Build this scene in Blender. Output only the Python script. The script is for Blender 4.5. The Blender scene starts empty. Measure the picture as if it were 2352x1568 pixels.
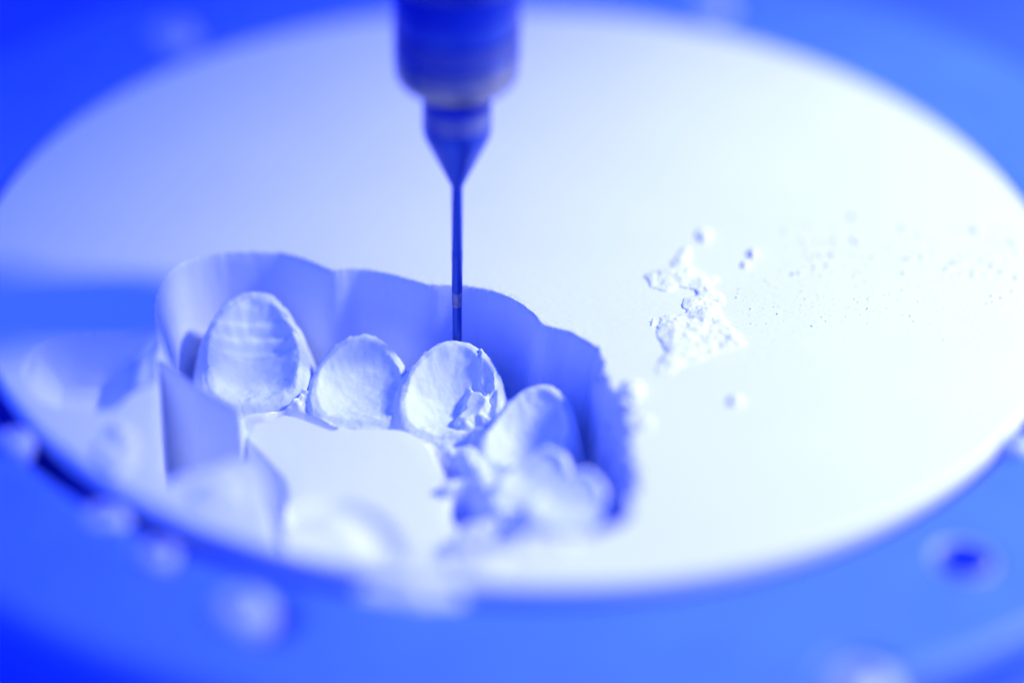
import bpy, bmesh, math, random
import numpy as np
from mathutils import Vector, Matrix

# ------------------------------------------------------------------ camera
# everything below is laid out in millimetres; 1 Blender unit = 10 mm
S = 0.1
EL, FPX, TX, TY, ROLL, DIST = 0.57676, 7830.2, -0.282, -13.924, 0.02532, 300.0
fw = np.array([0, math.cos(EL), -math.sin(EL)])
r0 = np.array([1., 0, 0]); u0 = np.array([0, math.sin(EL), math.cos(EL)])
rt = r0*math.cos(ROLL) + u0*math.sin(ROLL)
up = -r0*math.sin(ROLL) + u0*math.cos(ROLL)
CAM = np.array([TX, TY, 0]) - fw*DIST

def G(px, py, z=0.0):
    """survey helper: where a sight line of the photograph (2352 x 1568) meets height z (mm)"""
    d = fw + (px-1176)/FPX*rt - (py-784)/FPX*up
    t = (z-CAM[2])/d[2]
    return CAM + d*t

scene = bpy.context.scene
cam = bpy.data.cameras.new('camera')
cam_o = bpy.data.objects.new('camera', cam)
scene.collection.objects.link(cam_o)
cam_o.matrix_world = Matrix(((rt[0], up[0], -fw[0], CAM[0]*S), (rt[1], up[1], -fw[1], CAM[1]*S),
                             (rt[2], up[2], -fw[2], CAM[2]*S), (0, 0, 0, 1)))
cam.sensor_width = 36
cam.lens = FPX/2352*36
cam.clip_start = 0.5; cam.clip_end = 500
cam.dof.use_dof = True
cam.dof.focus_distance = float(np.dot(G(1176, 705)-CAM, fw))*S
APERTURE_MM = 28.0
cam.dof.aperture_fstop = cam.lens*1e-3/(APERTURE_MM*S)
scene.camera = cam_o

# ------------------------------------------------------------------ light
w = bpy.data.worlds.new('World'); scene.world = w; w.use_nodes = True
bg = w.node_tree.nodes['Background']
bg.inputs[0].default_value = (0.028, 0.084, 1.0, 1)
bg.inputs[1].default_value = 2.0

def lamp(name, kind, loc, target, energy, color, **kw):
    l = bpy.data.lights.new(name, kind)
    l.energy = energy; l.color = color
    for k, v in kw.items(): setattr(l, k, v)
    o = bpy.data.objects.new(name, l)
    o.location = Vector(loc)*S
    o.rotation_euler = (Vector(target)-Vector(loc)).to_track_quat('-Z', 'Y').to_euler()
    scene.collection.objects.link(o)
    return o
lamp('work_lamp', 'SPOT', (250, 8, 226), (126, -18, 0), 60500, (0.955, 0.995, 0.84),
     spot_size=math.radians(47.5), spot_blend=0.08, shadow_soft_size=2.8)

scene.cycles.diffuse_bounces = 3
scene.view_settings.view_transform = 'Standard'
scene.view_settings.look = 'None'
scene.view_settings.exposure = 0
scene.view_settings.gamma = 1

# ------------------------------------------------------------------ helpers
COL = scene.collection
def link(name, me, parent=None, mats=()):
    o = bpy.data.objects.new(name, me)
    for m in mats: me.materials.append(m)
    COL.objects.link(o)
    if parent: o.parent = parent
    return o
def tag(o, label=None, cat=None, group=None, kind=None):
    if label: o['label'] = label
    if cat: o['category'] = cat
    if group: o['group'] = group
    if kind: o['kind'] = kind
    return o
def empty(name, loc=(0, 0, 0)):
    o = bpy.data.objects.new(name, None); COL.objects.link(o)
    o.location = Vector(loc)*S; o.empty_display_size = 0.2
    return o
def child(parent, o):
    """parent o (built in world mm) to the thing without moving it"""
    o.parent = parent
    o.matrix_parent_inverse = Matrix.Translation(parent.location).inverted()
    return o

def material(name, col, rough=0.6, metallic=0.0, bump=0.0, bscale=40, var=0.0, vscale=3.0, spec=0.5, coat=0, sss=0):
    m = bpy.data.materials.new(name); m.use_nodes = True
    nt = m.node_tree; b = nt.nodes['Principled BSDF']
    b.inputs['Base Color'].default_value = (*col, 1)
    b.inputs['Roughness'].default_value = rough
    b.inputs['Metallic'].default_value = metallic
    b.inputs['Specular IOR Level'].default_value = spec
    tc = nt.nodes.new('ShaderNodeTexCoord')
    if var:
        n = nt.nodes.new('ShaderNodeTexNoise'); n.inputs['Scale'].default_value = vscale; n.inputs['Detail'].default_value = 6
        nt.links.new(tc.outputs['Object'], n.inputs['Vector'])
        mx = nt.nodes.new('ShaderNodeMix'); mx.data_type = 'RGBA'
        mx.inputs['A'].default_value = (*[c*(1-var) for c in col], 1)
        mx.inputs['B'].default_value = (*[min(1, c*(1+var)) for c in col], 1)
        nt.links.new(n.outputs['Fac'], mx.inputs['Factor']); nt.links.new(mx.outputs['Result'], b.inputs['Base Color'])
        r = nt.nodes.new('ShaderNodeMapRange'); r.inputs['To Min'].default_value = rough*0.85; r.inputs['To Max'].default_value = min(1, rough*1.15)
        nt.links.new(n.outputs['Fac'], r.inputs['Value']); nt.links.new(r.outputs['Result'], b.inputs['Roughness'])
    if bump:
        n2 = nt.nodes.new('ShaderNodeTexNoise'); n2.inputs['Scale'].default_value = bscale; n2.inputs['Detail'].default_value = 8
        n2.inputs['Roughness'].default_value = 0.65
        nt.links.new(tc.outputs['Object'], n2.inputs['Vector'])
        bp = nt.nodes.new('ShaderNodeBump'); bp.inputs['Strength'].default_value = 1.0; bp.inputs['Distance'].default_value = bump
        nt.links.new(n2.outputs['Fac'], bp.inputs['Height']); nt.links.new(bp.outputs['Normal'], b.inputs['Normal'])
    if sss:
        b.inputs['Subsurface Weight'].default_value = sss
        b.inputs['Subsurface Radius'].default_value = (0.06, 0.06, 0.06)
        b.inputs['Subsurface Scale'].default_value = 1.0
    return m

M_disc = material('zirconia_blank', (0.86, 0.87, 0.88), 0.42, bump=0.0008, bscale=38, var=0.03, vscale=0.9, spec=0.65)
M_cut = material('milled_zirconia_shaded', (0.70, 0.745, 0.83), 0.75, bump=0.0055, bscale=14, var=0.07, vscale=2.5, spec=0.25)  # same ceramic as the blank, with recess shade put into the colour
M_powder = material('zirconia_powder', (0.85, 0.86, 0.88), 0.95, bump=0.003, bscale=30, var=0.03, vscale=6, spec=0.1)
M_holder = material('blue_lit_metal', (0.085, 0.205, 0.90), 0.48, 0.0, bump=0.001, bscale=9, var=0.16, vscale=1.6, spec=0.3)  # grey metal with the blue light put into its base colour
M_screw = material('steel_screw', (0.52, 0.60, 0.92), 0.45, 0.0, var=0.05)
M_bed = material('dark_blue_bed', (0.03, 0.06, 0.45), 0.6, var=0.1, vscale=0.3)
M_flange = material('shaded_ring_metal', (0.05, 0.13, 0.75), 0.6, var=0.1, vscale=0.5)  # shaded copy of the ring metal, darkness put into the colour
M_clamp = material('clamp_gap_shade_steel', (0.05, 0.09, 0.42), 0.4, 0.8)  # dark colour stands in for shade in the gap round the disc
M_bur = material('dark_blue_steel', (0.02, 0.06, 0.34), 0.32, 0.85, var=0.05, vscale=4)
M_ring = material('light_steel_and_highlight', (0.14, 0.16, 0.30), 0.32, 0.85)  # marking ring steel, also painted in where highlights fall on shank and spindle
M_chuck = material('brushed_chuck_steel', (0.20, 0.20, 0.24), 0.26, 0.95, bump=0.002, bscale=5, var=0.1, vscale=2)

# numpy value noise
rng = np.random.RandomState(7)
_tab = rng.rand(256, 256)
def vnoise(x, y):
    xi = np.floor(x).astype(int); yi = np.floor(y).astype(int)
    fx = x-xi; fy = y-yi
    fx = fx*fx*(3-2*fx); fy = fy*fy*(3-2*fy)
    a = _tab[xi & 255, yi & 255]; b = _tab[(xi+1) & 255, yi & 255]
    c = _tab[xi & 255, (yi+1) & 255]; d = _tab[(xi+1) & 255, (yi+1) & 255]
    return (a*(1-fx)+b*fx)*(1-fy) + (c*(1-fx)+d*fx)*fy - 0.5
def fbm(x, y, s, oct=4, g=0.5, ox=0.0):
    t = 0; a = 1.0
    for i in range(oct):
        t = t + a*vnoise(x/s+17.3*i+ox, y/s+9.1*i-ox); s *= 0.5; a *= g
    return t
def sstep(a, b, x):
    t = np.clip((x-a)/(b-a), 0, 1); return t*t*(3-2*t)
def smax(a, b, k):
    h = np.clip(0.5+0.5*(a-b)/k, 0, 1); return b*(1-h)+a*h+k*h*(1-h)
def smin(a, b, k): return -smax(-a, -b, k)
def spline(P, n=8, closed=True):
    P = np.asarray(P, float); N = len(P); out = []
    for i in range(N if closed else N-1):
        if closed: p0, p1, p2, p3 = P[(i-1) % N], P[i], P[(i+1) % N], P[(i+2) % N]
        else: p0, p1, p2, p3 = P[max(i-1, 0)], P[i], P[i+1], P[min(i+2, N-1)]
        for k in range(n):
            t = k/n
            out.append(0.5*((2*p1)+(-p0+p2)*t+(2*p0-5*p1+4*p2-p3)*t*t+(-p0+3*p1-3*p2+p3)*t**3))
    if not closed: out.append(P[-1])
    return np.array(out)
def sdist(X, Y, poly, closed=True):
    """signed distance (mm), negative inside"""
    n = len(poly); d2 = np.full(X.shape, 1e9); ins = np.zeros(X.shape, bool)
    for i in range(n if closed else n-1):
        ax, ay = poly[i]; bx, by = poly[(i+1) % n]
        ex, ey = bx-ax, by-ay; L = ex*ex+ey*ey+1e-12
        t = np.clip(((X-ax)*ex+(Y-ay)*ey)/L, 0, 1)
        d2 = np.minimum(d2, (X-ax-t*ex)**2+(Y-ay-t*ey)**2)
        if closed and ay != by:
            c = ((ay > Y) != (by > Y)) & (X < (bx-ax)*(Y-ay)/(by-ay)+ax)
            ins ^= c
    d = np.sqrt(d2)
    return np.where(ins, -d, d) if closed else d
def GP(pts, z=0.0):
    return [tuple(G(a, b, z)[:2]) for a, b in pts]

# ------------------------------------------------------------------ milled disc (one height field cut into its parts)
R = 49.0
STEP = 0.125
n = int(2*R/STEP)+5
ax = (np.arange(n)-(n-1)/2)*STEP
X, Y = np.meshgrid(ax, ax)           # Y rows
rr = np.hypot(X, Y)

pocket_px = [(357, 740), (356, 700), (368, 660), (410, 612), (480, 586), (560, 579), (640, 580), (700, 594), (760, 618), (830, 617),
             (900, 630), (985, 652), (1050, 655), (1110, 662), (1170, 682), (1215, 712), (1250, 745), (1310, 762), (1365, 798),
             (1395, 850), (1412, 900), (1438, 945), (1450, 1000), (1452, 1060), (1456, 1120), (1448, 1180), (1425, 1200),
             (1340, 1225), (1200, 1250), (1050, 1262), (900, 1285), (760, 1280), (660, 1262), (622, 1225), (608, 1150), (602, 1078), (560, 1050),
             (470, 1078), (420, 1093), (385, 1103), (370, 1103), (366, 1080), (364, 1020), (363, 960), (362, 900), (362, 830)]
pocket = spline(GP(pocket_px), 6)
dP = sdist(X, Y, pocket) + 0.10*fbm(X, Y, 1.2, 3)
dP += 0.9*fbm(X, Y, 1.6, 4, 0.65)*sstep(-12, -18, Y)*sstep(-2, 3, X)
left_px = [(286, 762), (225, 768), (150, 772), (90, 792), (58, 835), (62, 885), (100, 925), (180, 940), (260, 938), (300, 905), (355, 885), (395, 885), (395, 742), (345, 745)]
leftp = spline(GP(left_px), 5)
dL = sdist(X, Y, leftp)

Z = np.zeros_like(X)
# granular face of the blank and faint hand-worn undulation
Z += 0.012*fbm(X, Y, 0.45, 3, 0.7) + 0.02*fbm(X, Y, 9, 3)
# shallow milled track around the pocket at the left, slightly rough
FLOOR = -12.5
flute = 0.0
# scalloped vertical wall with a draft
dW = dP + (0.55*fbm(X+0.3*Y, Y*0.1, 3.2, 2))*sstep(0.1, 2.0, -dP)
wall = np.interp(-dW, [0, 0.05, 0.35, 1.2, 2.6, 4.0], [0, -0.35, -2.6, -8.0, -11.7, FLOOR])
# the wall at the left end is a broad slope
yA, yB = G(362, 835)[1], G(362, 775)[1]
ang = sstep(-26, -34, X)*sstep(yA, yB, Y)
wall_l = np.interp(-dP, [0, 0.15, 1.5, 3.6, 6.0], [0, -0.5, -3.2, -8.0, -11.5])
stp = sstep(yB, yA, Y)*sstep(-20, -26, X)
wall_s = np.interp(-dP, [0, 0.05, 0.3, 0.45], [0, -0.5, -11, FLOOR])
wall = wall*(1-ang)*(1-stp) + wall_l*ang + wall_s*stp*(1-ang)
wall += (0.16*fbm(X, Y, 1.1, 4, 0.65)+0.35*fbm(X, Y, 3.0, 2))*sstep(0, 0.5, -dP)
flut = fbm(X, Y*0.15, 4.5, 2)*1.6
Zp = wall

# second, shallow cavity at the left
lx, ly = G(215, 860)[:2]
Zl = np.interp(-dL, [0, 0.2, 1.2, 2.4], [0, -0.5, -2.9, -4.6]) + 0.25*fbm(X, Y, 2.0, 3)
Zl = np.maximum(Zl, np.interp(X, [G(75, 850)[0], G(130, 850)[0], G(285, 850)[0]], [-0.5, -3.9, -4.6]))
tx = G(288, 850)[0]
terr = sstep(tx-0.35, tx+0.35, X)
Zl = Zl*(1-0.75*sstep(tx-3.0, tx+1.5, X))

# island: the sintering support inside the arch, lower than the face of the blank
ISL = -7.4
isl_px = [(548, 985), (560, 950), (640, 938), (700, 930), (780, 975), (860, 980), (930, 985), (985, 1020), (1010, 1060), (1045, 1120), (1035, 1180),
          (1080, 1230), (1150, 1260), (1130, 1320), (1000, 1335), (860, 1340), (740, 1330), (675, 1310), (650, 1240), (655, 1120), (612, 1060)]
isl = spline(GP(isl_px, ISL), 5)
dI = sdist(X, Y, isl)
Zi = np.interp(dI, [-1.5, -0.3, 0, 0.25, 0.9, 1.8], [ISL, ISL-0.05, ISL-0.35, ISL-1.2, ISL-3.8, FLOOR-1])
Zi += 0.015*fbm(X, Y, 0.6, 3)

# crowns: cups with a tilted, uneven rim.  (outer rim px, crest z, inner rim px, inner z, half width mm, sharpness)
crowns = [
    dict(c=(580, 672, -2.0), l=(586, 955, -8.2), w=(4.55), d=2.6),
    dict(c=(835, 770, -3.8), l=(822, 978, -7.9), w=(4.25), d=1.9),
    dict(c=(1050, 783, -3.2), l=(1030, 1012, -8.2), w=(4.45), d=2.2),
    dict(c=(1258, 884, -3.0), l=(1180, 1090, -7.2), w=(3.6), d=1.6),
    dict(c=(1275, 1030, -2.8), l=(1190, 1165, -5.2), w=(2.8), d=0.7),
    dict(c=(1350, 1080, -1.2), l=(1265, 1215, -3.2), w=(2.9), d=0.7),
]
Zc = np.full(X.shape, FLOOR-2.0)
crown_id = np.zeros(X.shape, int)
crown_rho = []
carve = []
for k, c in enumerate(crowns):
    A = G(*c['c']); B = G(*c['l'])
    cx, cy = (A[0]+B[0])/2, (A[1]+B[1])/2
    dx, dy = A[0]-B[0], A[1]-B[1]; L = math.hypot(dx, dy); dx /= L; dy /= L
    v = (X-cx)*dx + (Y-cy)*dy            # + towards the outer wall
    uu = (X-cx)*dy - (Y-cy)*dx
    b = L/2; a = c['w']
    wob = 1 + 0.05*fbm(X, Y, 3.0, 3, 0.5, k*3.1)
    pw = 1.85 + 2.0*sstep(0.25, -0.45, v/b)
    au = a*(1 + 0.04*np.clip(-v/b, -1, 1) )
    rho = (np.abs(uu/au)**pw + np.abs(v/b)**pw)**(1/pw)*wob
    th = np.arctan2(uu/a, v/b)
    t = np.clip((v/b+1)/2, 0.001, 1)
    # rim height: crest, shoulders, inner edge
    hr = c['l'][2] + (c['c'][2]-c['l'][2])*np.power(t, 0.75) - 0.9*np.clip(uu/a, -1.3, 1.3)**2*sstep(-0.6, 0.2, v/b)
    hr += 0.10*fbm(X, Y, 1.3, 4, 0.6, k)*sstep(0.6, 0.95, rho)
    sc = (a+b)/2
    out = (rho-1)*sc
    z = hr - np.interp(out, [0, 0.25, 0.6, 1.5, 3.0, 6.0], [0, 0.15, 0.8, 3.6, 8.0, 14.0])
    inn = -out
    lip = 0.10 + 0.05*fbm(X, Y, 1.6, 3, 0.6, k+9)
    q = np.clip(rho/(1-lip), 0, 1)
    bowl = c.get('d', 2.7)*(1-q**2.0) + 0.22*sstep(1.0, 0.9, q)*sstep(-0.5, 0.1, v/b)
    bowl_z = hr - bowl
    if k == 0:   # stepped tool passes in the upper half of the large crown
        ph = v/b
        bowl_z += 0.13*np.sin(2*math.pi*(v + 0.05*uu**2 + 0.25*fbm(X, Y, 2.5, 2))/1.0)*sstep(0.1, 0.35, ph)*sstep(1.02, 0.9, rho)
        bowl_z += 0.6*sstep(0.18, 0.10, ph+0.05*uu/a)*sstep(1.0, 0.8, rho)
    bowl_z += 0.06*fbm(X, Y, 0.8, 4, 0.6, 5+k)
    if k == 2:   # chipped flake clinging to the right side of the bowl
        px_, py_ = G(1085, 960, -8)[:2]
        fl = np.hypot((X-px_)/1.7, (Y-py_)/2.6) + 0.6*fbm(X, Y, 1.6, 3, 0.5)
        bowl_z += 1.0*sstep(1.0, 0.6, fl)
        px_, py_ = G(1120, 850, -5)[:2]
        fl = np.hypot((X-px_)/0.9, (Y-py_)/2.6) + 0.5*fbm(X, Y, 1.3, 4, 0.6)
        bowl_z += 0.35*sstep(1.0, 0.9, fl)
    z = z + 0.55*fbm(uu, v*0.35, 0.8, 4, 0.65, k)*sstep(0.0, 0.5, out)
    bowl_z = bowl_z + 0.07*fbm(X, Y, 1.1, 4, 0.6, k+20)
    zz = np.where(out > 0, z, bowl_z)
    if k < 4: zz += 0.05*sstep(1.2, 0.8, np.abs(out))*fbm(X, Y, 0.5, 3, 0.7)
    better = zz > Zc
    inside = rho < 1.0
    # a cup keeps its own hollow; outside cups blend with neighbours
    Zc = np.where(inside & (rho < np.where(crown_id > 0, 2, 9)), np.where(crown_id > 0, np.maximum(Zc, zz), zz), smax(Zc, z, 0.5))
    crown_rho.append(rho)
rhos = np.array(crown_rho)
kmin = np.argmin(rhos, axis=0); rmin = rhos.min(axis=0)

# rough connectors between neighbouring crowns
Zs = np.full(X.shape, FLOOR-3)
def bar(p, q, z0, z1, wd, k=0.6):
    global Zs
    a = G(p[0], p[1], z0); b = G(q[0], q[1], z1)
    ex, ey = b[0]-a[0], b[1]-a[1]; L = ex*ex+ey*ey
    t = np.clip(((X-a[0])*ex+(Y-a[1])*ey)/L, 0, 1)
    d = np.hypot(X-a[0]-t*ex, Y-a[1]-t*ey)
    zt = z0+(z1-z0)*t
    zt = zt + 0.5*fbm(X, Y, 1.0, 4, 0.65, p[0]*0.01)
    prof = zt - np.interp(d, [0, wd*0.6, wd, wd*1.6, wd*3], [0, 0.12, 0.7, 3.0, 9.0])
    Zs = smax(Zs, prof, k)
bar((690, 905), (728, 900), -6.7, -6.7, 1.7)
bar((905, 925), (950, 925), -6.9, -6.9, 1.8)
bar((1130, 980), (1170, 985), -6.4, -6.4, 1.6)
bar((1215, 1080), (1245, 1085), -6.6, -6.6, 1.0)
bar((1290, 1130), (1330, 1140), -6.0, -6.0, 1.0)
bar((985, 1020), (1060, 1030), -7.6, -7.4, 0.7)
bar((1075, 1030), (1160, 1165), -6.0, -4.8, 1.0)
bar((1035, 1105), (1090, 1095), -6.2, -5.8, 0.8)
bar((1085, 1215), (1190, 1180), -5.2, -4.2, 1.5)
bar((600, 940), (690, 935), -7.8, -7.6, 0.8)

Zin = smax(Zi, Zs, 0.25)
# hollows win over the island inside a cup
Zpocket = np.where(rmin < 1.0, np.where(rmin < 0.97, np.maximum(Zc, np.minimum(Zs, Zc+0.0)), Zc), smax(Zc, Zin, 0.15))
Zpocket = np.where(rmin < 1.0, Zc, Zpocket)
# narrow crevice below the big crown
cre = spline(GP([(565, 968), (610, 962), (650, 948), (690, 955), (730, 970), (762, 982)], -7.5), 5, False)
dC = sdist(X, Y, cre, False)
Zpocket -= 1.3*sstep(0.55, 0.1, dC)*(rmin > 0.97)

# post: blocky support that ties the big crown to the left wall
ridge = [G(362, 818, -0.3), G(450, 880, -1.6), G(548, 938, -3.4)]
post = np.array([g[:2] for g in ridge]+[ridge[2][:2]+np.array([0.5, 3.4]), ridge[1][:2]+np.array([0.6, 3.0]), ridge[0][:2]+np.array([-1.0, 2.6])])
dB = sdist(X, Y, post)
rx = [g[0] for g in ridge]
topz = np.interp(X, rx, [g[2] for g in ridge]) - 1.5*np.clip(Y-np.interp(X, rx, [g[1] for g in ridge]), 0, 4) + 0.12*fbm(X, Y, 1.5, 3)
Zb = np.interp(dB, [-0.6, 0, 0.12, 0.7], [0, -0.1, -1.2, -14]) + topz
Zpocket = smax(Zpocket, np.where(rmin < 1.0, FLOOR-5, Zb), 0.12)
# shallow curved trough carved to add an arc of shade across the island front
tr = spline(GP([(690, 1180), (770, 1168), (840, 1200), (880, 1262)], ISL), 5, False)
Zpocket -= 0.8*sstep(2.8, 0.1, sdist(X, Y, tr, False))*(dI < -0.2)

Zpk = smax(Zpocket, Zp, 0.35)
inP = sstep(0.06, -0.02, dP)
Z = np.where(dL < 0, np.minimum(Z, Zl), Z)
Z = np.where(dP < 0, np.minimum(Z, Zpk+0.0*Z), Z)

# faint furrows scratched by chips at the left of the pocket
fx, fy = G(270, 650)[:2]
Z += 0.02*fbm(X, Y, 0.35, 3, 0.8)*np.exp(-(((X-fx)/6)**2+((Y-fy)/5)**2))*(dP > 0.05)
# chipped lip of the pocket
Z -= 0.10*np.clip(fbm(X, Y, 0.5, 3, 0.7)+0.1, 0, 1)*sstep(0.55, 0.05, dP)*(dP > 0)
Z += 0.05*np.clip(fbm(X, Y, 0.3, 3, 0.7, 3.0), 0, 1)*sstep(1.4, 0.1, dP)*(dP > 0)

# pixel grid -> mesh parts
VX, VY = X.copy(), Y.copy()
snap = rr > R
VX[snap] *= R/rr[snap]; VY[snap] *= R/rr[snap]
Z[rr > R-0.3] = np.minimum(Z[rr > R-0.3], 0.0)
zy, zx = np.gradient(Z, STEP)
NRM = np.dstack([-zx, -zy, np.ones_like(Z)]); NRM /= np.linalg.norm(NRM, axis=2, keepdims=True)
ins_v = rr <= R
cell_any = ins_v[:-1, :-1] | ins_v[1:, :-1] | ins_v[:-1, 1:] | ins_v[1:, 1:]
cc = lambda A: 0.25*(A[:-1, :-1]+A[1:, :-1]+A[:-1, 1:]+A[1:, 1:])
cP, cL, cI, cB, cZ, cX, cY = cc(dP), cc(dL), cc(dI), cc(dB), cc(Z), cc(X), cc(Y)
crho = cc(rmin); ck = kmin[:-1, :-1]; cC = cc(Zc); cWall = cc(Zp)
lab = np.zeros(cZ.shape, int)                       # 0 face
inp = cP < 0
lab[inp] = 1                                        # wall
lab[inp & (cZ > cWall+0.3)] = 2                     # bars / support structure
lab[inp & (cI < 0.6) & (cZ > -10)] = 4              # island
lab[inp & (cB < 0.6) & (cZ > -11)] = 5
lab[inp & (crho < 1.28) & (cZ > cWall+0.15) & (np.abs(cZ-cC) < 0.6)] = 10
lab[lab == 10] += ck[lab == 10]
lab[(~inp) & (cL < 0)] = 6
lab[~cell_any] = -1

def part(name, mask, mat, parent):
    I, J = np.nonzero(mask)
    if len(I) == 0: return None
    q = np.stack([I*n+J, I*n+J+1, (I+1)*n+J+1, (I+1)*n+J], 1)
    u, inv = np.unique(q, return_inverse=True); inv = inv.reshape(q.shape)
    co = np.stack([VX.ravel()[u], VY.ravel()[u], Z.ravel()[u]], 1)*S
    me = bpy.data.meshes.new(name)
    me.vertices.add(len(u)); me.vertices.foreach_set('co', co.astype(np.float32).ravel())
    me.loops.add(inv.size); me.loops.foreach_set('vertex_index', inv.astype(np.int32).ravel())
    me.polygons.add(len(inv)); me.polygons.foreach_set('loop_start', np.arange(0, inv.size, 4, dtype=np.int32))
    me.polygons.foreach_set('use_smooth', np.ones(len(inv), bool))
    me.update(calc_edges=True); me.validate()
    me.normals_split_custom_set_from_vertices(NRM.reshape(-1, 3)[u].astype(float))
    return link(name, me, parent, [mat])

blank = empty('milling_blank')
tag(blank, 'round white ceramic disc with a dental arch milled into its left half', 'milling disc')
part('disc_face', lab == 0, M_disc, blank)
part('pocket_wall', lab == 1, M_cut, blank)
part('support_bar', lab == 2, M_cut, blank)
tag(part('support_island', lab == 4, M_disc, blank), 'flat smooth island inside the tooth arch')  # lit tone: keeps the paler blank colour without the shade tint
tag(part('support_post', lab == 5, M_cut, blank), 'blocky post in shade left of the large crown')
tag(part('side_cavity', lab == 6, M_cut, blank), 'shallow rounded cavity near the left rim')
cl = ['largest crown at the left end, with stepped tool marks inside', 'narrow smooth crown second from the left',
      'crown directly below the cutter with a chipped inner side', 'fourth crown with a bright rounded rim',
      'small blurred crown before the last', 'last blurred crown at the right end of the arch']
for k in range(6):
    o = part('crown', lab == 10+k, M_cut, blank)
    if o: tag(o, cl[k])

def lathe(name, prof, seg=192, mat=None, parent=None, smooth=True, caps=False, th0=0, th1=2*math.pi):
    """prof: list of (radius, z) in mm"""
    me = bpy.data.meshes.new(name)
    full = abs(th1-th0-2*math.pi) < 1e-6
    m = seg if full else seg+1
    vs = []; fs = []
    for r, z in prof:
        for i in range(m):
            a = th0+(th1-th0)*i/seg
            vs.append((r*math.cos(a)*S, r*math.sin(a)*S, z*S))
    for j in range(len(prof)-1):
        for i in range(seg):
            i2 = (i+1) % m
            fs.append((j*m+i, (j+1)*m+i, (j+1)*m+i2, j*m+i2))
    if caps:
        fs.append(tuple(range(m-1, -1, -1))) if prof[0][0] > 1e-6 else None
        fs.append(tuple(range((len(prof)-1)*m, len(prof)*m)))
    me.from_pydata(vs, [], fs); me.update()
    bm = bmesh.new(); bm.from_mesh(me); bmesh.ops.remove_doubles(bm, verts=bm.verts, dist=1e-5)
    bmesh.ops.recalc_face_normals(bm, faces=bm.faces); bm.to_mesh(me); bm.free()
    if smooth:
        me.polygons.foreach_set('use_smooth', [True]*len(me.polygons))
        me.set_sharp_from_angle(angle=math.radians(35))
    return link(name, me, parent, [mat] if mat else [])

lathe('disc_side', [(R, 0.0), (R+0.25, -0.12), (R+0.4, -0.4), (R+0.4, -1.5), (R-0.2, -1.8), (R-0.2, -9.0), (R-2, -9.2), (R-2, -14), (30, -14), (0.01, -14)], 360, M_disc, blank)

ic = lathe('inner_clamp', [(R-0.1, -1.75), (R+0.3, -1.8), (R+0.42, -2.0), (R+0.42, -13), (R-0.1, -13)], 360, M_clamp, None)  # dark band added so the shaded gap below the edge reads darker
# ------------------------------------------------------------------ clamp ring (holder) as a polar height field with bores
HZ = -1.1
nr, nt_ = 120, 1500
rad = np.concatenate([[49.75, 49.75, 49.75, 50.0, 50.6], np.linspace(52, 64.5, nr)])
zed = np.concatenate([[-16.0, -8, HZ-0.7, HZ-0.25, HZ], np.full(nr, HZ)])
rad = np.concatenate([rad, [64.9, 65.6, 66.2, 66.4]]); zed = np.concatenate([zed, [HZ+0.05, HZ-0.3, HZ-1.0, -22]])
tht = np.linspace(0, 2*math.pi, nt_, endpoint=False)
RR, TT = np.meshgrid(rad, tht, indexing='ij')
td = np.degrees(TT)
gapw = 2.0*np.exp(-(np.abs(td-212)/42)**3)
RR = RR + gapw*sstep(56, 50.5, RR)
HX, HY = RR*np.cos(TT), RR*np.sin(TT)
HXo = HX.copy()
HZZ = np.repeat(zed[:, None], nt_, 1)
bores = [(2214, 1284, 2.4, 4.0), (600, 1412, 2.6, 3.0), (395, 82, 2.95, 0.6), (1640, 12, 2.2, 1.2), (1980, 1560, 3.0, 1.0), (362, 1266, 1.9, 1.0)]
for bx, by, br, bd in bores:
    p = G(bx, by, HZ); d = np.hypot(HX-p[0], HY-p[1])
    on = (RR > 53.2) & (RR < 64.6)
    HZZ -= np.where(on, bd*sstep(br+0.15, br-0.25, d), 0)
    HZZ -= np.where(on, 0.5*sstep(br+0.8, br, d), 0)
me = bpy.data.meshes.new('clamp_ring')
N1 = len(rad)
vs = np.stack([HX, HY, HZZ], 2).reshape(-1, 3)*S
I, J = np.meshgrid(np.arange(N1-1), np.arange(nt_), indexing='ij')
J2 = (J+1) % nt_
fs = np.stack([I*nt_+J, (I+1)*nt_+J, (I+1)*nt_+J2, I*nt_+J2], 2).reshape(-1, 4)
me.from_pydata(vs.tolist(), [], fs.tolist())
me.polygons.foreach_set('use_smooth', [True]*len(me.polygons)); me.update()
me.set_sharp_from_angle(angle=math.radians(40))
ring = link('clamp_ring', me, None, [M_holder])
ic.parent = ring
tag(ring, 'broad blue-lit metal clamp ring with screw bores around the white disc', 'clamp ring')
# ledge under the blank: closes the gap
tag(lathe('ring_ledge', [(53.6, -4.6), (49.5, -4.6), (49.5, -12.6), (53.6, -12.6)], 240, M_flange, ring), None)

lathe('lower_flange', [(66.0, -7.0), (118, -7.0), (120, -9), (120, -30)], 240, M_flange, ring)
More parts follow.
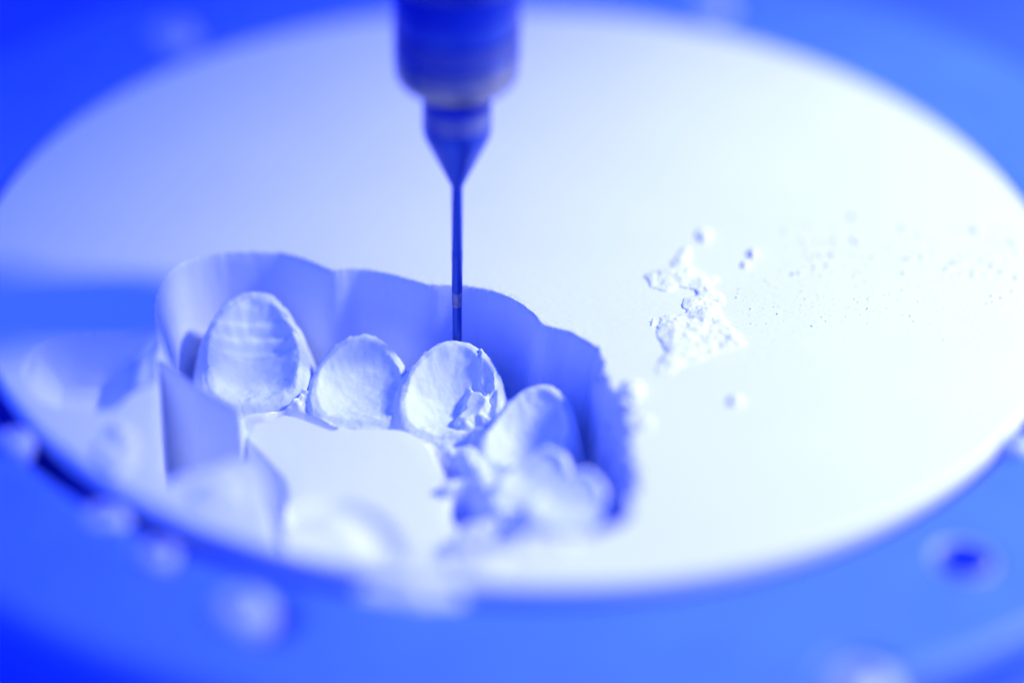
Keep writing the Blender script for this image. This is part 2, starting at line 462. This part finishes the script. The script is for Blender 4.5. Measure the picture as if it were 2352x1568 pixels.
# screws in and beside the bores
def screw(px, py, rad_, h, label, z=HZ-0.9, tilt=0):
    p = G(px, py, HZ)
    t = empty('clamp_screw', (p[0], p[1], z)); rad_ *= 1.15
    tag(t, label, 'screw', 'screws and pins in the blue ring')
    prof = [(0.01, h), (rad_*0.35, h*0.99), (rad_*0.7, h*0.86), (rad_*0.93, h*0.55), (rad_, h*0.2), (rad_, -0.6)]
    # head with a sunk hex socket
    sock = rad_*0.38
    prof2 = [(0.01, h*0.35), (sock, h*0.35), (sock, h*0.97)] + [q for q in prof if q[0] > sock]
    o = lathe('screw_head', prof2, 32, M_screw, None); o.parent = t
    s = lathe('screw_shank', [(rad_*0.55, -0.6), (rad_*0.55, -2.4), (0.01, -2.4)], 20, M_screw, None); s.parent = t
    return t
screw(395, 82, 2.5, 2.0, 'pale domed screw in the blue ring beyond the upper left edge of the disc')
screw(1640, 12, 1.9, 1.3, 'pale screw cut by the top edge of the photo, right of the spindle')
screw(238, 1182, 1.9, 1.2, 'pale oval screw head beside the lower left edge of the disc')
screw(362, 1266, 1.6, 1.2, 'faint small screw right below the oval one at lower left')
screw(555, 1400, 2.3, 1.5, 'large pale screw with a dark recess at its right, bottom left', HZ-0.6)
screw(1980, 1575, 2.6, 1.6, 'pale screw head cut by the bottom edge of the photo')
screw(2335, 1030, 1.3, 1.3, 'small pale dome in place of a bevel highlight at the right edge close to the disc', HZ-0.2)  # added dome stands in for light caught by the ring bevel
screw(34, 1022, 1.5, 1.4, 'elongated pale pin at the left edge beside the dark gap', HZ-0.2)
b_ = G(2212, 1282, HZ)
t = empty('sunk_screw', (b_[0], b_[1], HZ-4.9)); tag(t, 'dark sunk screw at the bottom of the open bore at lower right', 'screw')
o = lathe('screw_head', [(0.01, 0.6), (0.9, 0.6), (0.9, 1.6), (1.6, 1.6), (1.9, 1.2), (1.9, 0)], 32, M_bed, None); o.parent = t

o = lathe('bore_glint_ring', [(2.3, 4.4), (2.4, 4.9), (2.6, 4.95), (2.7, 4.8), (2.7, 4.4)], 48, M_screw, None); o.parent = t  # pale ring added to imitate light on the bore chamfer
# bed under the ring
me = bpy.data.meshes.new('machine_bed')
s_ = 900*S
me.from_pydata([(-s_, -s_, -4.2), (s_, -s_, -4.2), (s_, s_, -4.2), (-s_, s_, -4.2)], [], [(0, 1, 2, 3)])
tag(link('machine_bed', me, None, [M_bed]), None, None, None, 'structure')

# ------------------------------------------------------------------ spindle and bur
base = G(1050, 701, 0.0)
topd = G(1050, -20, 0.0)
# axis direction: the line through base that the photograph shows upright
def proj(P):
    d = P-CAM; zc = np.dot(d, fw)
    return 1176+FPX*np.dot(d, rt)/zc, 784-FPX*np.dot(d, up)/zc, zc
axx = 0.0
for it in range(20):
    q = proj(base+np.array([axx, 0, 1.0])*35); axx -= (q[0]-1050)/26/35
axis = np.array([axx, 0, 1.0]); axis /= np.linalg.norm(axis)
def hz(py):
    lo, hi = -30., 120.
    for _ in range(50):
        m = (lo+hi)/2
        if proj(base+axis*m)[1] > py: lo = m
        else: hi = m
    return lo
def pr(half, py):
    h = hz(py); return (half*proj(base+axis*h)[2]/FPX, h)
rotq = Vector(axis).to_track_quat('Z', 'Y')
def on_axis(o, parent):
    o.parent = parent; return o
bur = empty('milling_bur', base); bur.rotation_mode = 'QUATERNION'; bur.rotation_quaternion = rotq
tag(bur, 'thin dark blue cutter bur standing behind the third crown', 'milling bur')
spd = empty('spindle', base); spd.rotation_mode = 'QUATERNION'; spd.rotation_quaternion = rotq
tag(spd, 'blurred dark steel spindle nose holding the bur, at the top of the photo', 'spindle')
def seg(name, pts, mat, par, sm=64):
    return on_axis(lathe(name, [pr(*p) for p in pts], sm, mat), par)
zb = hz(700)
ct = lathe('cutting_tip', [(0.01, hz(880)), (0.28, hz(877)), (0.42, hz(866)), pr(10.6, 855), pr(11, 701)], 48, M_bur); on_axis(ct, bur)
seg('marking_ring', [(11.6, 701), (11.9, 699), (11.9, 694), (11.2, 693), (11.2, 690), (12, 689), (12, 671), (11.6, 670.2)], M_ring, bur)
seg('shaft', [(11.8, 670), (12.4, 668), (12.6, 600)], M_bur, bur)
seg('shaft_ring', [(12.6, 599.8), (13, 599), (13, 577), (12.6, 576)], M_bur, bur)
seg('neck', [(12.6, 575.8), (13, 430)], M_bur, bur)
seg('cone', [(13, 430), (18, 418), (70, 322), (77, 308), (79, 296)], M_bur, bur, 96)
seg('shank_edge', [(79, 295.8), (80, 292), (80, 278)], M_bur, bur, 96)
seg('shank', [(80, 277.8), (80, 236)], M_ring, bur, 96)  # lighter metal here paints in the collar highlight
seg('shank_shoulder', [(80, 235.8), (76, 228), (74, 218), (74, 190)], M_bur, bur, 96)
seg('collet_nut', [(70, 214), (86, 212), (96, 205), (136, 176), (143, 164), (145, 150), (146, 104)], M_chuck, spd, 128)
seg('nut_groove', [(146, 103.8), (142, 101), (142, 97), (146, 94)], M_bur, spd, 128)
seg('spindle_highlight_band', [(146, 93.8), (147, 58)], M_ring, spd, 128)  # lighter band painted in as the highlight on the spindle
seg('spindle_body', [(145, 57.8), (144, 50), (148, 40), (148, -20), (150, -60), (190, -100), (195, -420)], M_bur, spd, 128)

# ------------------------------------------------------------------ powder, crumbs and dust on the disc
def pile(name, outline_px, height, label, cat='powder', step=0.11, seed=0, z0=0.0, edge=0.7, rough=0.35, lumps=1.0, smooth_sp=True):
    poly = spline(GP(outline_px, z0), 3) if smooth_sp else np.array(GP(outline_px, z0))
    mn = poly.min(0)-0.6; mx = poly.max(0)+0.6
    gx = np.arange(mn[0], mx[0], step); gy = np.arange(mn[1], mx[1], step)
    PX, PY = np.meshgrid(gx, gy)
    d = sdist(PX, PY, poly) + 0.30*fbm(PX, PY, 0.9, 4, 0.7, seed) - 0.15
    h = height*np.sqrt(np.clip(-d/edge, 0, 1))*(0.75+lumps*0.9*fbm(PX, PY, 2.2, 3, 0.6, seed+2))
    h += rough*np.clip(-d/0.35, 0, 1)*(fbm(PX, PY, 0.8, 5, 0.72, seed+5))
    h = np.where(d < 0, np.maximum(h, 0.03), -0.15)
    H = h + z0
    keep = d < 0.25
    ny, nx = PX.shape
    ck_ = keep[:-1, :-1] | keep[1:, :-1] | keep[:-1, 1:] | keep[1:, 1:]
    I, J = np.nonzero(ck_)
    q = np.stack([I*nx+J, I*nx+J+1, (I+1)*nx+J+1, (I+1)*nx+J], 1)
    u, inv = np.unique(q, return_inverse=True); inv = inv.reshape(q.shape)
    cx, cy = poly.mean(0)
    co = np.stack([PX.ravel()[u]-cx, PY.ravel()[u]-cy, H.ravel()[u]-z0], 1)*S
    me = bpy.data.meshes.new(name); me.from_pydata(co.tolist(), [], inv.tolist())
    me.polygons.foreach_set('use_smooth', [True]*len(me.polygons)); me.update()
    o = link(name, me, None, [M_powder]); o.location = (cx*S, cy*S, z0*S)
    tag(o, label, cat)
    return o
pile('powder_clump', [(1484, 637), (1502, 624), (1544, 616), (1549, 598), (1570, 574), (1585, 570), (1585, 582), (1575, 604), (1600, 622), (1647, 640), (1634, 658),
      (1664, 689), (1650, 712), (1676, 749), (1711, 788), (1668, 803), (1618, 822), (1577, 838), (1525, 860), (1508, 846), (1531, 807), (1517, 774),
      (1520, 730), (1562, 726), (1582, 712), (1568, 702), (1577, 686), (1602, 682), (1593, 662), (1560, 658), (1531, 668), (1498, 658)],
     0.40, 'ragged clump of white powder lying on the disc right of the arch', step=0.09, seed=1, z0=0.015, edge=1.3, rough=0.11)
def blob(cx, cy, a, b, nn=10, seed=0):
    rr_ = random.Random(seed)
    return [(cx+a*math.cos(t)*(0.8+0.4*rr_.random()), cy+b*math.sin(t)*(0.8+0.4*rr_.random())) for t in [2*math.pi*i/nn for i in range(nn)]]
pile('powder_crumb', blob(1620, 542, 15, 13, seed=3), 0.65, 'single round powder crumb just above the clump', 'crumb', seed=4, z0=0.015)
pile('powder_crumb', blob(1728, 584, 6, 7, seed=5), 0.5, 'upper of two small crumbs right of the powder clump', 'crumb', step=0.06, seed=5, z0=0.015, edge=.3, rough=.1)
pile('powder_crumb', blob(1711, 609, 8, 5, seed=6), 0.45, 'lower of two small crumbs right of the powder clump', 'crumb', step=0.06, seed=6, z0=0.015, edge=.3, rough=.1)
pile('powder_crumb', blob(1499, 741, 5, 7, seed=7), 0.5, 'tiny crumb left of the lower half of the powder clump', 'crumb', step=0.05, seed=7, z0=0.015, edge=.25, rough=.1)
pile('powder_crumb', blob(1690, 922, 14, 9, seed=8), 0.5, 'flat blurred crumb alone below the powder clump', 'crumb', seed=8, z0=0.015, rough=.15)
pile('powder_heap', blob(1452, 895, 22, 26, seed=9), 0.6, 'bright powder heap on the right lip of the pocket', 'powder', seed=9, z0=0.015)
pile('powder_heap', blob(1480, 968, 18, 12, seed=10), 0.7, 'small powder heap below the one on the right lip of the pocket', 'powder', seed=10, z0=0.015)
pile('powder_heap', blob(1245, 1250, 75, 22, seed=21), 0.9, 'long low powder heap along the front lip below the last crowns', 'powder', seed=21, z0=0.015, step=0.18, edge=1.8, rough=.2)
pile('powder_heap', blob(1095, 1285, 55, 24, seed=22), 0.9, 'bright powder heap on the front lip between arch and disc edge', 'powder', seed=22, z0=0.015, step=0.18, edge=1.8, rough=.2)
pile('powder_heap', blob(275, 1035, 48, 52, seed=12), 1.3, 'low mound added for a bright patch beside the blocky post, near the lower left rim', 'powder', seed=12, z0=0.015, step=0.2, edge=2.4, rough=.2)  # mound added so its lit side brightens the face here
pile('powder_heap', blob(505, 1135, 60, 38, seed=13), 1.0, 'low mound added for a bright patch below the blocky post', 'powder', seed=13, z0=0.015, step=0.2, edge=2.4, rough=.2)  # second mound added for its bright lit side
pile('powder_heap', [(835, 1345), (890, 1318), (990, 1314), (1065, 1322), (1085, 1345), (1055, 1370), (990, 1384), (920, 1382), (865, 1368)], 0.8,
     'white powder heap spilled over the front edge of the disc onto the blue ring', 'powder', seed=11, z0=HZ+0.02, step=0.2, edge=2.0)

# dust: uncountable specks
def dust(name, spots, label):
    V = []; F = []
    base_v = [(1, 0, 0), (0, 1, 0), (-1, 0, 0), (0, -1, 0), (0, 0, 1), (0, 0, -1)]
    base_f = [(0, 1, 4), (1, 2, 4), (2, 3, 4), (3, 0, 4), (1, 0, 5), (2, 1, 5), (3, 2, 5), (0, 3, 5)]
    rs = random.Random(12)
    for x, y, r in spots:
        a = rs.random()*6.28; k = len(V)
        sx, sy, sz = r*rs.uniform(.7, 1.3), r*rs.uniform(.6, 1.1), r*rs.uniform(.5, .9)
        for vx, vy, vz in base_v:
            xx, yy = vx*sx, vy*sy
            V.append(((x+xx*math.cos(a)-yy*math.sin(a))*S, (y+xx*math.sin(a)+yy*math.cos(a))*S, (vz*sz+sz*0.4+0.01)*S))
        F += [(k+a_, k+b_, k+c_) for a_, b_, c_ in base_f]
    me = bpy.data.meshes.new(name); me.from_pydata(V, [], F); me.update()
    o = link(name, me, None, [M_powder]); tag(o, label, 'dust', None, 'stuff'); return o
rs = random.Random(5)
spots = []
for i in range(900):
    px = rs.uniform(1690, 2345); c = 690 - (px-1700)*0.03
    py = rs.gauss(c, 38); p = G(px, py)
    if math.hypot(p[0], p[1]) > 48: continue
    spots.append((p[0], p[1], min(0.16, 0.035*math.exp(rs.gauss(0, 0.55)))))
for i in range(120):
    px = rs.uniform(1800, 2345); py = rs.uniform(520, 640); p = G(px, py)
    if math.hypot(p[0], p[1]) > 48: continue
    spots.append((p[0], p[1], rs.uniform(.08, .26)))
for px, py, r in [(1965, 553, .42), (1918, 552, .3), (1912, 587, .3), (1875, 587, .26), (2004, 592, .32), (2120, 592, .42), (2087, 594, .3), (2240, 530, .5),
                  (1710, 609, .2), (2278, 610, .3), (2300, 625, .28), (2325, 670, .22), (1960, 500, .4), (2145, 580, .24)]:
    p = G(px, py); spots.append((p[0], p[1], r))
for i in range(700):   # grains along the lip of the pocket and round the clump
    q = pocket[rs.randrange(0, 130)]
    spots.append((q[0]+rs.gauss(0.0, 0.5), q[1]+abs(rs.gauss(0.5, 0.5)), rs.uniform(.02, .05)))
spots = [s for s in spots if s[2] > 0.015]
sx = np.array([s[0] for s in spots]); sy = np.array([s[1] for s in spots])
ds = sdist(sx, sy, pocket)
spots = [s for s, d in zip(spots, ds) if d > 0.15]
dust('ceramic_dust', spots, 'fine specks of ceramic dust strewn over the right side of the disc')
